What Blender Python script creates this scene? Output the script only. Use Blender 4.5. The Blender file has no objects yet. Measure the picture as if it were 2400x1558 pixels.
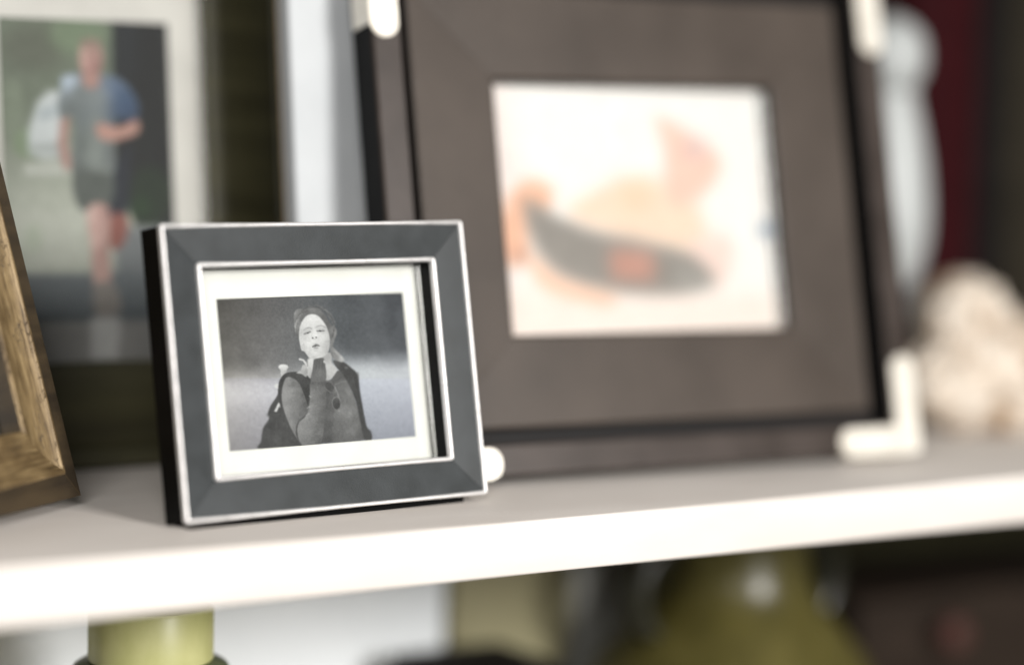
import bpy, bmesh, math, random
import numpy as np
from mathutils import Vector, Matrix, noise

R_ = math.radians
sc = bpy.context.scene
C = sc.collection
random.seed(7)

# ------------------------------------------------------------------ camera
cam = bpy.data.cameras.new('camera')
cam.lens = 85; cam.sensor_width = 36; cam.clip_start = 0.05; cam.clip_end = 50
cam.dof.use_dof = True; cam.dof.focus_distance = 1.014; cam.dof.aperture_fstop = 1.4
cam.dof.aperture_blades = 0
co = bpy.data.objects.new('camera', cam); C.objects.link(co)
rt = Vector((0.83564741, -0.54887614, 0.02069758)); up = Vector((0.03158939, 0.08564547, 0.99582477)); fw = Vector((0.54835711, 0.83150456, -0.08890808))
co.matrix_world = Matrix(((rt.x, up.x, -fw.x, -0.41296), (rt.y, up.y, -fw.y, -0.82120), (rt.z, up.z, -fw.z, 0.16619), (0, 0, 0, 1)))
sc.camera = co

# ------------------------------------------------------------------ light
w = bpy.data.worlds.new('World'); sc.world = w; w.use_nodes = True
w.node_tree.nodes['Background'].inputs[0].default_value = (1.0, 0.97, 0.93, 1)
w.node_tree.nodes['Background'].inputs[1].default_value = 0.11
def area(name, loc, target, sx, sy, energy, col):
    l = bpy.data.lights.new(name, 'AREA'); l.shape = 'RECTANGLE'; l.size = sx; l.size_y = sy; l.energy = energy; l.color = col
    o = bpy.data.objects.new(name, l); C.objects.link(o); o.location = loc
    o.rotation_euler = (Vector(target) - Vector(loc)).to_track_quat('-Z', 'Y').to_euler()
    return o
area('window_light', (0.47, -2.20, 0.58), (0.2, 0.1, 0.05), 0.5, 0.7, 76, (1.0, 0.98, 0.95))
area('left_fill_light', (-1.25, -1.80, 0.95), (0.2, 0.1, 0.05), 1.0, 1.0, 42, (1.0, 0.985, 0.965))  # added soft fill from the left, brightens the shaded pale board

sc.view_settings.view_transform = 'Standard'; sc.view_settings.look = 'None'
sc.view_settings.exposure = 0.0; sc.view_settings.gamma = 1.0
sc.render.engine = 'CYCLES'
sc.cycles.use_denoising = True
sc.cycles.max_bounces = 8; sc.cycles.transparent_max_bounces = 12
sc.cycles.caustics_reflective = False

# ------------------------------------------------------------------ helpers
def tag(o, label=None, cat=None, group=None, kind=None):
    if label: o['label'] = label
    if cat: o['category'] = cat
    if group: o['group'] = group
    if kind: o['kind'] = kind
    return o
def link(name, me, m, parent=None, smooth=None):
    o = bpy.data.objects.new(name, me); C.objects.link(o)
    for x in (m if isinstance(m, (list, tuple)) else [m]): me.materials.append(x)
    if smooth is not None:
        for p in me.polygons: p.use_smooth = True
        me.set_sharp_from_angle(angle=R_(smooth))
    if parent: o.parent = parent
    return o
def from_bm(name, bm, m, parent=None, smooth=None):
    bmesh.ops.recalc_face_normals(bm, faces=bm.faces)
    me = bpy.data.meshes.new(name); bm.to_mesh(me); bm.free()
    return link(name, me, m, parent, smooth)
def empty(name, loc, rot, label, cat, group=None):
    o = bpy.data.objects.new(name, None); C.objects.link(o); o.location = loc; o.rotation_euler = rot
    o.empty_display_size = 0.02
    return tag(o, label, cat, group)
def box_bm(x0, x1, y0, y1, z0, z1, bev=0.0, seg=2):
    bm = bmesh.new(); bmesh.ops.create_cube(bm, size=1)
    for v in bm.verts:
        v.co = Vector(((x0 + x1) / 2 + v.co.x * (x1 - x0), (y0 + y1) / 2 + v.co.y * (y1 - y0), (z0 + z1) / 2 + v.co.z * (z1 - z0)))
    if bev: bmesh.ops.bevel(bm, geom=bm.edges[:], offset=bev, segments=seg, affect='EDGES', profile=0.5)
    return bm
def lathe_bm(prof, seg=56):
    bm = bmesh.new(); rings = []
    for r, z in prof:
        rings.append([bm.verts.new((r * math.cos(2 * math.pi * k / seg), r * math.sin(2 * math.pi * k / seg), z)) for k in range(seg)])
    for a, b in zip(rings, rings[1:]):
        for k in range(seg): bm.faces.new((a[k], a[(k + 1) % seg], b[(k + 1) % seg], b[k]))
    bm.faces.new(rings[0][::-1]); bm.faces.new(rings[-1])
    return bm
def smooth_prof(pts, n=6):
    out = []
    P = [pts[0]] + list(pts) + [pts[-1]]
    for i in range(1, len(P) - 2):
        p0, p1, p2, p3 = [np.array(q, float) for q in P[i - 1:i + 3]]
        for k in range(n):
            t = k / n
            q = 0.5 * ((2 * p1) + (-p0 + p2) * t + (2 * p0 - 5 * p1 + 4 * p2 - p3) * t * t + (-p0 + 3 * p1 - 3 * p2 + p3) * t ** 3)
            out.append((max(q[0], 0.0004), q[1]))
    out.append(tuple(pts[-1]))
    return out

# a mitred rail set: the frame lies in local x (across), z (up), -y (out of its face)
def rails(name, W, H, prof, mats, seg_m, parent, gap=0.00012, d0=0.0, nsub=1, wob=0.0, smooth=30):
    n = len(prof); objs = []
    per = [0]
    for k in range(n): per.append(per[-1] + math.dist(prof[k], prof[(k + 1) % n]))
    for side in range(4):                       # bottom, right, top, left
        L = W if side in (0, 2) else H
        bm = bmesh.new(); uv = bm.loops.layers.uv.new('UVMap'); rows = []
        for s in range(nsub + 1):
            t = s / nsub; row = []
            for k, (d, nn) in enumerate(prof):
                dd = d + d0
                a = dd + gap + t * (L - 2 * dd - 2 * gap)
                b = dd
                if wob and 0 < s < nsub:
                    j = noise.noise(Vector((a * 260, side * 9.1, k * 3.3))) * wob
                    b += j; nn = nn + j * 0.6
                if side == 0: x, z = a, b
                elif side == 1: x, z = W - b, a
                elif side == 2: x, z = W - a, H - b
                else: x, z = b, H - a
                v = bm.verts.new((x, -nn, z)); row.append((v, a))
            rows.append(row)
        for s in range(nsub):
            for k in range(n):
                k2 = (k + 1) % n
                f = bm.faces.new((rows[s][k][0], rows[s][k2][0], rows[s + 1][k2][0], rows[s + 1][k][0]))
                f.material_index = seg_m[k] if seg_m else 0
                vv = {rows[s][k][0]: (rows[s][k][1], per[k]), rows[s][k2][0]: (rows[s][k2][1], per[k + 1]), rows[s + 1][k2][0]: (rows[s + 1][k2][1], per[k + 1]), rows[s + 1][k][0]: (rows[s + 1][k][1], per[k])}
                for l in f.loops:
                    u, v_ = vv[l.vert]; l[uv].uv = (u + side * 1.37, v_)
        bm.faces.new([r[0] for r in rows[0]]); bm.faces.new([r[0] for r in rows[-1]][::-1])
        objs.append(from_bm(name, bm, mats, parent, smooth))
    return objs
# one closed bead round a rectangle with softly rounded corners
def bead(name, W, H, inset, wd, n0, n1, mat, parent, rad=0.0014, wob=0.00014, prof=None):
    w2, h2 = W - 2 * inset, H - 2 * inset; path = []
    na, ns = 5, 46
    cs = [((w2 - rad, rad), -90), ((w2 - rad, h2 - rad), 0), ((rad, h2 - rad), 90), ((rad, rad), 180)]
    for (cx, cz), a0 in cs:
        arc = [(cx + inset + rad * math.cos(R_(a0 + 90 * k / na)), cz + inset + rad * math.sin(R_(a0 + 90 * k / na)), math.cos(R_(a0 + 90 * k / na)), math.sin(R_(a0 + 90 * k / na))) for k in range(na + 1)]
        if path:
            p, q = path[-1], arc[0]
            path += [(p[0] + (q[0] - p[0]) * t / ns, p[1] + (q[1] - p[1]) * t / ns, q[2], q[3]) for t in range(1, ns)]
        path += arc
    p, q = path[-1], path[0]
    path += [(p[0] + (q[0] - p[0]) * t / ns, p[1] + (q[1] - p[1]) * t / ns, q[2], q[3]) for t in range(1, ns)]
    if prof is None:
        m = (n1 - n0)
        prof = [(0, n0)] + [(wd / 2 - wd / 2 * math.cos(math.pi * k / 8), n1 - m * 0.55 + m * 0.55 * math.sin(math.pi * k / 8)) for k in range(9)] + [(wd, n0)]
    bm = bmesh.new(); rows = []
    for i, (x, z, nx, nz) in enumerate(path):
        row = []
        for k, (d, nn) in enumerate(prof):
            e = 0.0
            if wob and 0 < k < len(prof) - 1:
                e = wob * (noise.noise(Vector((x * 170 + k * 2.1, z * 170, inset * 900))) + 0.7 * noise.noise(Vector((x * 700, z * 700 + k, 3.3))))
            row.append(bm.verts.new((x - nx * (d + e), -(nn + e * 0.5), z - nz * (d + e))))
        rows.append(row)
    N = len(rows); K = len(prof)
    for i in range(N):
        a, b = rows[i], rows[(i + 1) % N]
        for k in range(K): bm.faces.new((a[k], a[(k + 1) % K], b[(k + 1) % K], b[k]))
    return from_bm(name, bm, mat, parent, 50)

def strut(name, p0, p1, wd, th, mat, parent):
    p0, p1 = Vector(p0), Vector(p1); ax = (p1 - p0).normalized(); sx = Vector((1, 0, 0)); n = ax.cross(sx).normalized()
    bm = bmesh.new(); vs = []
    for p, ww in ((p0, wd), (p1, wd * 1.5)):
        for a, b in ((-1, -1), (1, -1), (1, 1), (-1, 1)): vs.append(bm.verts.new(p + sx * a * ww / 2 + n * b * th / 2))
    bm.faces.new(vs[:4]); bm.faces.new(vs[4:])
    for k in range(4): bm.faces.new((vs[k], vs[(k + 1) % 4], vs[4 + (k + 1) % 4], vs[4 + k]))
    return from_bm(name, bm, mat, parent)
def easel(root, W, H, lean, back, mat):
    p0 = (W / 2, 0.0015, H * 0.72)
    p1 = (W / 2, back * math.cos(lean), back * math.sin(lean) + 0.0012)
    strut('easel_leg', p0, p1, min(W * .16, .03), 0.002, mat, root)

# ------------------------------------------------------------------ materials
def principled(name, col, rough=0.5, metal=0.0, spec=0.5, coat=0.0):
    m = bpy.data.materials.new(name); m.use_nodes = True; b = m.node_tree.nodes['Principled BSDF']
    b.inputs['Base Color'].default_value = (*col, 1); b.inputs['Roughness'].default_value = rough; b.inputs['Metallic'].default_value = metal
    b.inputs['Specular IOR Level'].default_value = spec; b.inputs['Coat Weight'].default_value = coat
    return m
def nodes(m): return m.node_tree.nodes, m.node_tree.links, m.node_tree.nodes['Principled BSDF']
def add_noise(m, c0, c1, scale=(60, 60, 60), detail=5, bump=0.0, bscale=None, rough=None, lo=0.35, hi=0.65, coord='Object', dist=0.0005):
    N, L, b = nodes(m)
    tc = N.new('ShaderNodeTexCoord'); mp = N.new('ShaderNodeMapping'); mp.inputs['Scale'].default_value = scale
    nz = N.new('ShaderNodeTexNoise'); nz.inputs['Scale'].default_value = 1; nz.inputs['Detail'].default_value = detail
    L.new(tc.outputs[coord], mp.inputs[0]); L.new(mp.outputs[0], nz.inputs['Vector'])
    cr = N.new('ShaderNodeValToRGB'); cr.color_ramp.elements[0].position = lo; cr.color_ramp.elements[1].position = hi
    cr.color_ramp.elements[0].color = (*c0, 1); cr.color_ramp.elements[1].color = (*c1, 1)
    L.new(nz.outputs[0], cr.inputs[0]); L.new(cr.outputs[0], b.inputs['Base Color'])
    if rough:
        mr = N.new('ShaderNodeMapRange'); mr.inputs['To Min'].default_value = rough[0]; mr.inputs['To Max'].default_value = rough[1]
        L.new(nz.outputs[0], mr.inputs[0]); L.new(mr.outputs[0], b.inputs['Roughness'])
    if bump:
        n2 = N.new('ShaderNodeTexNoise'); n2.inputs['Scale'].default_value = bscale or 900; n2.inputs['Detail'].default_value = 3
        L.new(tc.outputs['Object'], n2.inputs['Vector'])
        bp = N.new('ShaderNodeBump'); bp.inputs['Strength'].default_value = bump; bp.inputs['Distance'].default_value = dist
        L.new(n2.outputs[0], bp.inputs['Height']); L.new(bp.outputs[0], b.inputs['Normal'])
    return m
M = {}
M['shelf'] = add_noise(principled('white_shelf_paint', (.74, .71, .68), .5, spec=.3), (.60, .552, .508), (.66, .612, .568), (9, 30, 30), 9, .2, 420, (.42, .6), dist=.0006)
M['wall'] = add_noise(principled('olive_wall_paint', (.05, .045, .02), .8, spec=.2), (.026, .024, .010), (.038, .035, .016), (14, 14, 14), 5, .25, 300)
M['black'] = add_noise(principled('black_lacquer', (.003, .003, .003), .5, spec=.06), (.0016, .0016, .0016), (.0035, .0035, .0035), (90, 90, 90), 4)
M['char'] = add_noise(principled('charcoal_satin', (.05, .055, .056), .42, spec=.32), (.023, .026, .027), (.033, .037, .039), (70, 70, 70), 7, .18, 1500, (.40, .54))
M['silver'] = add_noise(principled('silver_leaf_edge', (.82, .80, .78), .36, metal=.5), (.62, .60, .58), (.82, .80, .79), (240, 240, 240), 7, .3, 1400, (.30, .5), .26, .42)
M['mat'] = add_noise(principled('white_mat_card', (.86, .85, .81), .85, spec=.2), (.74, .73, .68), (.79, .78, .735), (40, 40, 40), 6, .2, 2500)
M['back'] = principled('black_backing_board', (.015, .014, .013), .8)
M['brown'] = add_noise(principled('brown_leatherette', (.05, .042, .037), .4, spec=.26), (.037, .0275, .0210), (.056, .0425, .0335), (16, 16, 16), 6, .35, 700, (.34, .5))
M['strip'] = add_noise(principled('dark_brown_strip', (.03, .024, .022), .38, spec=.28), (.028, .020, .016), (.042, .031, .026), (40, 40, 40), 6, .2, 900, (.3, .45))
M['channel'] = principled('black_channel', (.006, .005, .005), .6, spec=.2)
M['bracket'] = add_noise(principled('brushed_nickel', (.8, .74, .62), .34, metal=.45), (.75, .70, .61), (.85, .805, .72), (60, 60, 300), 5, .15, 900, (.26, .42))
M['olive'] = add_noise(principled('olive_stained_wood', (.06, .055, .025), .55), (.022, .020, .007), (.044, .040, .016), (9, 9, 90), 7, .3, 500, (.45, .65))
M['runmat'] = add_noise(principled('ivory_mat_card', (.72, .70, .66), .85, spec=.2), (.46, .44, .41), (.52, .50, .465), (40, 40, 40), 5, .2, 2000)
M['board'] = add_noise(principled('pale_primed_canvas', (.52, .55, .58), .8, spec=.25), (.43, .445, .455), (.48, .495, .505), (25, 25, 25), 6, .5, 1300)

def pane_mat():
    m = bpy.data.materials.new('picture_glass'); m.use_nodes = True; N, L = m.node_tree.nodes, m.node_tree.links
    N.clear(); o = N.new('ShaderNodeOutputMaterial'); t = N.new('ShaderNodeBsdfTransparent'); g = N.new('ShaderNodeBsdfGlossy'); x = N.new('ShaderNodeMixShader'); f = N.new('ShaderNodeFresnel')
    g.inputs['Roughness'].default_value = .03; f.inputs['IOR'].default_value = 1.4; t.inputs[0].default_value = (.985, .99, .987, 1)
    L.new(f.outputs[0], x.inputs[0]); L.new(t.outputs[0], x.inputs[1]); L.new(g.outputs[0], x.inputs[2]); L.new(x.outputs[0], o.inputs[0])
    return m
M['pane'] = pane_mat()
def print_mat(name, rough=.55):
    m = principled(name, (1, 1, 1), rough, spec=.25); N, L, b = nodes(m)
    a = N.new('ShaderNodeAttribute'); a.attribute_name = 'Col'
    tc = N.new('ShaderNodeTexCoord'); nz = N.new('ShaderNodeTexNoise'); nz.inputs['Scale'].default_value = 2600; nz.inputs['Detail'].default_value = 2
    mx = N.new('ShaderNodeMix'); mx.data_type = 'RGBA'; mx.blend_type = 'SOFT_LIGHT'; mx.inputs[0].default_value = .18
    L.new(tc.outputs['Object'], nz.inputs['Vector']); L.new(a.outputs['Color'], mx.inputs[6]); L.new(nz.outputs[0], mx.inputs[7]); L.new(mx.outputs[2], b.inputs['Base Color'])
    return m

# ------------------------------------------------------------------ printed pictures (flat ink on paper, drawn as colour per vertex)
def s2l(c):
    c = np.asarray(c, float) / 255.0
    return np.where(c <= 0.04045, c / 12.92, ((c + 0.055) / 1.055) ** 2.4)
class Paint:
    def __init__(s, w, h, step):
        s.st = step; s.w, s.h = int(w / step) + 1, int(h / step) + 1
        s.X, s.Y = np.meshgrid(np.arange(s.w) * step, np.arange(s.h) * step)
        s.im = np.zeros((s.h, s.w, 3))
    @staticmethod
    def blur(a, r):
        r = int(round(r))
        if r < 1: return a
        for _ in range(2):
            for ax in (0, 1):
                p = [(0, 0)] * a.ndim; p[ax] = (r + 1, r)
                q = np.cumsum(np.pad(a, p, mode='edge'), axis=ax)
                n = a.shape[ax]
                a = (np.take(q, range(2 * r + 1, 2 * r + 1 + n), axis=ax) - np.take(q, range(0, n), axis=ax)) / (2 * r + 1)
        return a
    def put(s, mask, col, soft=6, al=1.0):
        m = s.blur(mask.astype(float), soft / s.st / 2.4)[..., None] * al
        col = np.asarray(col, float) if np.ndim(col) else np.array([col, col, col], float)
        s.im = s.im * (1 - m) + col * m
    def polymask(s, pts):
        ins = np.zeros(s.X.shape, bool); n = len(pts)
        for i in range(n):
            (x0, y0), (x1, y1) = pts[i], pts[(i + 1) % n]
            if y0 == y1: continue
            c = ((y0 > s.Y) != (y1 > s.Y)) & (s.X < (x1 - x0) * (s.Y - y0) / (y1 - y0) + x0)
            ins ^= c
        return ins
    def poly(s, pts, col, soft=6, al=1.0): s.put(s.polymask(s.curve(pts)), col, soft, al)
    def raw(s, pts, col, soft=6, al=1.0): s.put(s.polymask(pts), col, soft, al)
    @staticmethod
    def curve(pts, n=5):
        P = np.array(pts, float); out = []; N = len(P)
        for i in range(N):
            p0, p1, p2, p3 = P[i - 1], P[i], P[(i + 1) % N], P[(i + 2) % N]
            for k in range(n):
                t = k / n
                out.append(tuple(p1 + 0.5 * t * (p2 - p0 + t * (2 * p0 - 5 * p1 + 4 * p2 - p3 + t * (3 * (p1 - p2) + p3 - p0)))))
        return out
    def ell(s, cx, cy, rx, ry, col, soft=6, al=1.0, rot=0):
        c, n = math.cos(R_(rot)), math.sin(R_(rot)); dx, dy = s.X - cx, s.Y - cy
        s.put(((dx * c + dy * n) / rx) ** 2 + ((-dx * n + dy * c) / ry) ** 2 < 1, col, soft, al)
    def line(s, pts, wd, col, soft=5, al=1.0):
        m = np.zeros(s.X.shape, bool)
        for (x0, y0), (x1, y1) in zip(pts, pts[1:]):
            dx, dy = x1 - x0, y1 - y0; t = np.clip(((s.X - x0) * dx + (s.Y - y0) * dy) / (dx * dx + dy * dy + 1e-9), 0, 1)
            m |= (s.X - x0 - t * dx) ** 2 + (s.Y - y0 - t * dy) ** 2 < (wd / 2) ** 2
        s.put(m, col, soft, al)
    def idw(s, ctrl, pw=2.6):
        num = np.zeros(s.X.shape + (3,)); den = np.zeros(s.X.shape)
        for x, y, v in ctrl:
            w_ = 1.0 / ((s.X - x) ** 2 + (s.Y - y) ** 2 + 400.0) ** (pw / 2); den += w_
            num += w_[..., None] * (np.array(v, float) if np.ndim(v) else np.array([v, v, v], float))
        return num / den[..., None]
    def field(s, pts, ctrl, soft=5, al=1.0, pw=2.6):     # a shape filled with smoothly changing tone
        m = s.blur(s.polymask(s.curve(pts)).astype(float), soft / s.st / 2.4)[..., None] * al
        s.im = s.im * (1 - m) + s.idw(ctrl, pw) * m
    def mottle(s, scale, amp, seed, stretch=(1, 1)):
        r = np.random.default_rng(seed); n = r.standard_normal((s.h, s.w)); a = s.blur(n, scale * stretch[0] / s.st)
        a = a / (a.std() + 1e-9); s.im = np.clip(s.im + (amp * a)[..., None], 0, 255)
    def sample(s, x, y):
        fx = np.clip(x / s.st, 0, s.w - 1.001); fy = np.clip(y / s.st, 0, s.h - 1.001); i, j = fx.astype(int), fy.astype(int); a, b = (fx - i)[..., None], (fy - j)[..., None]
        I = s.im
        return I[j, i] * (1 - a) * (1 - b) + I[j, i + 1] * a * (1 - b) + I[j + 1, i] * (1 - a) * b + I[j + 1, i + 1] * a * b
def homog(dst):                                        # unit square (u right, v down) -> drawing coordinates
    src = [(0, 0), (1, 0), (1, 1), (0, 1)]; A, b = [], []
    for (u, v), (x, y) in zip(src, dst):
        A.append([u, v, 1, 0, 0, 0, -u * x, -v * x]); b.append(x); A.append([0, 0, 0, u, v, 1, -u * y, -v * y]); b.append(y)
    return np.append(np.linalg.solve(np.array(A), np.array(b)), 1).reshape(3, 3)
def print_mesh(name, x0, x1, z0, z1, n, paint, corners, gain, mat, parent, nx, nz):
    u, v = np.meshgrid(np.linspace(0, 1, nx), np.linspace(0, 1, nz)); Hm = homog(corners)
    q = np.stack([u, v, np.ones_like(u)], -1) @ Hm.T; col = s2l(paint.sample(q[..., 0] / q[..., 2], q[..., 1] / q[..., 2])) * gain
    co_ = np.stack([x0 + u * (x1 - x0), np.full_like(u, -n), z1 - v * (z1 - z0)], -1).reshape(-1, 3)
    idx = np.arange(nx * nz).reshape(nz, nx)
    f = np.stack([idx[:-1, :-1], idx[1:, :-1], idx[1:, 1:], idx[:-1, 1:]], -1).reshape(-1, 4)
    me = bpy.data.meshes.new(name); me.from_pydata(co_.tolist(), [], f.tolist())
    at = me.color_attributes.new('Col', 'FLOAT_COLOR', 'POINT')
    at.data.foreach_set('color', np.concatenate([np.clip(col, 0, 1).reshape(-1, 3), np.ones((nx * nz, 1))], 1).astype(np.float32).ravel())
    return link(name, me, mat, parent)

def paint_portrait():
    p = Paint(1940, 1545, 3); X = p.X; rnd = random.Random(5)
    p.im = p.idw([(120, 200, 90), (400, 220, 103), (650, 200, 112), (900, 180, 112), (1200, 180, 98), (1400, 200, 107), (1600, 180, 88), (150, 450, 102), (400, 450, 116), (650, 500, 124), (1200, 450, 98), (1400, 450, 106), (1600, 400, 90),
        (160, 700, 112), (400, 700, 119), (620, 680, 130), (900, 600, 110), (1250, 600, 102), (1450, 600, 108), (1650, 560, 98), (180, 830, 142), (500, 835, 152), (900, 800, 150), (1250, 700, 136), (1450, 712, 148), (1650, 700, 150), (180, 930, 200), (480, 920, 206),
        (900, 1000, 200), (1350, 820, 212), (1700, 800, 210), (200, 1050, 197), (450, 1080, 196), (1450, 1000, 202), (1740, 980, 197), (200, 1250, 179), (430, 1300, 172), (1480, 1200, 187), (1760, 1200, 180), (220, 1420, 165), (440, 1420, 160), (1500, 1320, 173), (1780, 1320, 166)], 3.2)
    for k in range(60):                                    # soft tree trunks and shrubs far behind
        x, y = rnd.uniform(60, 1700), rnd.uniform(120, 720 if k % 2 else 560)
        if 740 < x < 1120 and y > 240: continue
        p.ell(x, y, rnd.uniform(8, 34), rnd.uniform(50, 190), rnd.choice((84, 92, 120, 132)), 46, rnd.uniform(.12, .3), rnd.uniform(-4, 4))
    hz = np.interp(X[0], [0, 150, 620, 760, 1150, 1300, 1560, 1900], [880, 865, 838, 820, 690, 700, 715, 700])[None, :]
    t = (1 / (1 + np.exp(-(p.Y - hz - 8 * np.sin(X / 61.0)) / 30.0)))[..., None]
    snow = 198 + 12 * np.exp(-((p.Y - hz - 130) / 130) ** 2) - 38 * np.clip((p.Y - 1000) / 440, 0, 1) + 6 * np.clip((X - 1100) / 300, 0, 1)
    p.im = p.blur(p.im, 7) * (1 - t) + snow[..., None] * t
    tint = np.stack([np.interp(X, [0, 500, 1100, 1900], [3, 1, -4, -3]), 0 * X, np.interp(X, [0, 500, 1100, 1900], [-6, 0, 4, 6]) + 5 * (p.Y > 850)], -1); p.im = p.im + tint
    # trekking poles behind the shoulder
    p.field([(640, 775), (690, 780), (672, 835), (646, 840)], [(650, 800, 214), (685, 800, 186)], 5); p.field([(618, 758), (632, 738), (662, 733), (692, 740), (702, 760), (680, 782), (640, 780)], [(640, 750, 240), (670, 745, 240), (690, 772, 205), (650, 778, 210)], 4)
    p.ell(608, 918, 18, 20, 226, 6); p.ell(622, 950, 12, 10, 150, 6, .8)
    # rucksack
    p.field([(640, 850), (690, 806), (800, 800), (905, 850), (1000, 900), (960, 1420), (480, 1452), (478, 1380), (492, 1275), (540, 1195), (536, 1140), (560, 1075), (612, 992), (622, 900)],
        [(640, 860, 78), (700, 815, 72), (800, 810, 84), (560, 1100, 84), (600, 1020, 88), (520, 1200, 96), (560, 1250, 74), (510, 1350, 86), (600, 1350, 98), (700, 1400, 90), (490, 1440, 80), (780, 1410, 86), (870, 860, 74), (660, 1200, 90), (640, 1080, 80)], 5)
    for k in range(16): x, y = rnd.uniform(510, 720), rnd.uniform(1080, 1400); p.line([(x, y), (x + rnd.uniform(-30, 30), y + rnd.uniform(20, 70))], rnd.uniform(8, 20), rnd.choice((66, 70, 106)), 14, .35)
    p.raw([(622, 1052), (636, 1070), (606, 1136), (584, 1132)], 222, 5); p.raw([(626, 1056), (638, 1096), (630, 1100)], 208, 4)
    # jacket
    p.field([(1000, 880), (1060, 860), (1110, 790), (1170, 790), (1215, 900), (1275, 1050), (1325, 1250), (1350, 1372), (1000, 1400), (960, 1400), (990, 1100)],
        [(1080, 850, 116), (1150, 820, 108), (1190, 900, 126), (1050, 960, 92), (1120, 960, 126), (1200, 960, 148), (1250, 1050, 134), (1060, 1080, 100), (1150, 1120, 148), (1220, 1150, 158), (1290, 1200, 126), (1040, 1250, 98), (1120, 1250, 126), (1230, 1300, 138), (1330, 1340, 108), (1030, 1390, 90), (1150, 1380, 118), (1300, 1370, 116)], 6)
    p.line([(1078, 884), (1124, 852), (1192, 840)], 22, 104, 12, .7); p.line([(1090, 905), (1150, 880), (1205, 872)], 7, 162, 7, .6)
    for k in range(20): x, y = rnd.uniform(1050, 1290), rnd.uniform(930, 1350); p.line([(x, y), (x + rnd.uniform(-25, 25), y + rnd.uniform(30, 90))], rnd.uniform(8, 22), rnd.choice((112, 118, 158, 164)), 18, .3)
    p.field([(1080, 700), (1160, 708), (1232, 760), (1288, 820), (1306, 950), (1338, 1130), (1368, 1262), (1402, 1300), (1410, 1368), (1348, 1372), (1305, 1190), (1272, 1040), (1205, 890), (1150, 800), (1110, 760)],
        [(1100, 710, 100), (1180, 740, 84), (1250, 800, 80), (1290, 900, 74), (1230, 900, 92), (1300, 1050, 76), (1340, 1200, 78), (1380, 1320, 86)], 5)
    p.ell(1190, 760, 16, 9, 140, 6, .7); p.line([(1288, 800), (1296, 850)], 12, 120, 7, .7); p.line([(1240, 830), (1275, 960), (1310, 1120)], 8, 108, 9, .5)
    # sleeve
    p.field([(690, 834), (760, 850), (822, 930), (868, 1075), (866, 1140), (812, 1195), (775, 1255), (772, 1340), (822, 1418), (770, 1350), (715, 1250), (672, 1140), (648, 1040), (655, 920)],
        [(690, 850, 158), (760, 870, 128), (830, 980, 110), (860, 1080, 104), (660, 980, 172), (720, 980, 168), (780, 1000, 146), (690, 1120, 168), (760, 1120, 146), (830, 1140, 120), (730, 1230, 158), (780, 1210, 130), (770, 1330, 146), (810, 1400, 124)], 5)
    for k in range(9): y = 880 + 34 * k; p.line([(705 + 6 * k, y), (760 + 4 * k, y - 10), (818 + 2 * k, y + 18)], rnd.uniform(6, 12), rnd.choice((118, 126, 172)), 12, .42)
    # strap over the near shoulder
    p.field([(640, 860), (690, 808), (800, 802), (880, 850), (900, 930), (876, 1010), (868, 1080), (838, 990), (790, 890), (735, 846), (680, 848), (640, 940), (628, 930)], [(650, 860, 70), (720, 820, 84), (800, 830, 92), (860, 880, 78), (870, 980, 66), (632, 930, 72)], 5)
    p.line([(640, 880), (628, 960), (640, 1060)], 18, 76, 9, .8)
    # neck
    p.field([(868, 680), (1056, 630), (1066, 715), (1108, 768), (1096, 812), (1045, 864), (1010, 858), (930, 800), (880, 800)], [(900, 700, 176), (960, 700, 168), (1030, 680, 190), (1040, 740, 214), (1080, 770, 210), (1050, 820, 206), (1020, 850, 190), (900, 780, 206)], 5)
    p.poly([(770, 804), (830, 780), (860, 820), (800, 812)], 198, 6)
    # ponytail and hair
    p.field([(1056, 560), (1090, 596), (1142, 648), (1172, 690), (1150, 712), (1092, 690), (1058, 640)], [(1070, 590, 150), (1110, 630, 190), (1150, 680, 206), (1075, 650, 128), (1110, 680, 150)], 8)
    p.field([(750, 300), (790, 262), (850, 268), (892, 248), (955, 262), (1012, 318), (1056, 392), (1102, 428), (1108, 474), (1084, 540), (1064, 600), (1040, 480), (980, 360), (880, 320), (830, 380), (805, 470), (800, 552), (778, 490), (752, 420)],
        [(760, 300, 172), (800, 280, 142), (850, 290, 122), (900, 262, 144), (960, 280, 138), (1010, 330, 118), (1040, 400, 112), (1080, 430, 152), (1100, 470, 160), (1075, 540, 150), (770, 380, 152), (760, 440, 162), (785, 470, 106), (800, 340, 118), (1050, 500, 116)], 7)
    for k in range(90):                                    # strands
        t = k / 89; ang = R_(200 - 215 * t + rnd.uniform(-8, 8)); r0 = rnd.uniform(.98, 1.16)
        x, y = 925 + 150 * r0 * math.cos(ang), 425 - 165 * r0 * math.sin(ang)
        tx, ty = math.sin(ang), math.cos(ang); l = rnd.uniform(16, 44)
        p.line([(x - tx * l, y - ty * l), (x + rnd.uniform(-4, 4), y + rnd.uniform(-4, 4)), (x + tx * l, y + ty * l)], rnd.uniform(3, 6), rnd.choice((92, 104, 120, 168, 186)), 4, .5)
    for k in range(16): x, y = rnd.uniform(1060, 1140), rnd.uniform(590, 670); p.line([(x, y), (x + 26, y + rnd.uniform(18, 36))], 4, rnd.choice((120, 150, 214)), 4, .5)
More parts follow.
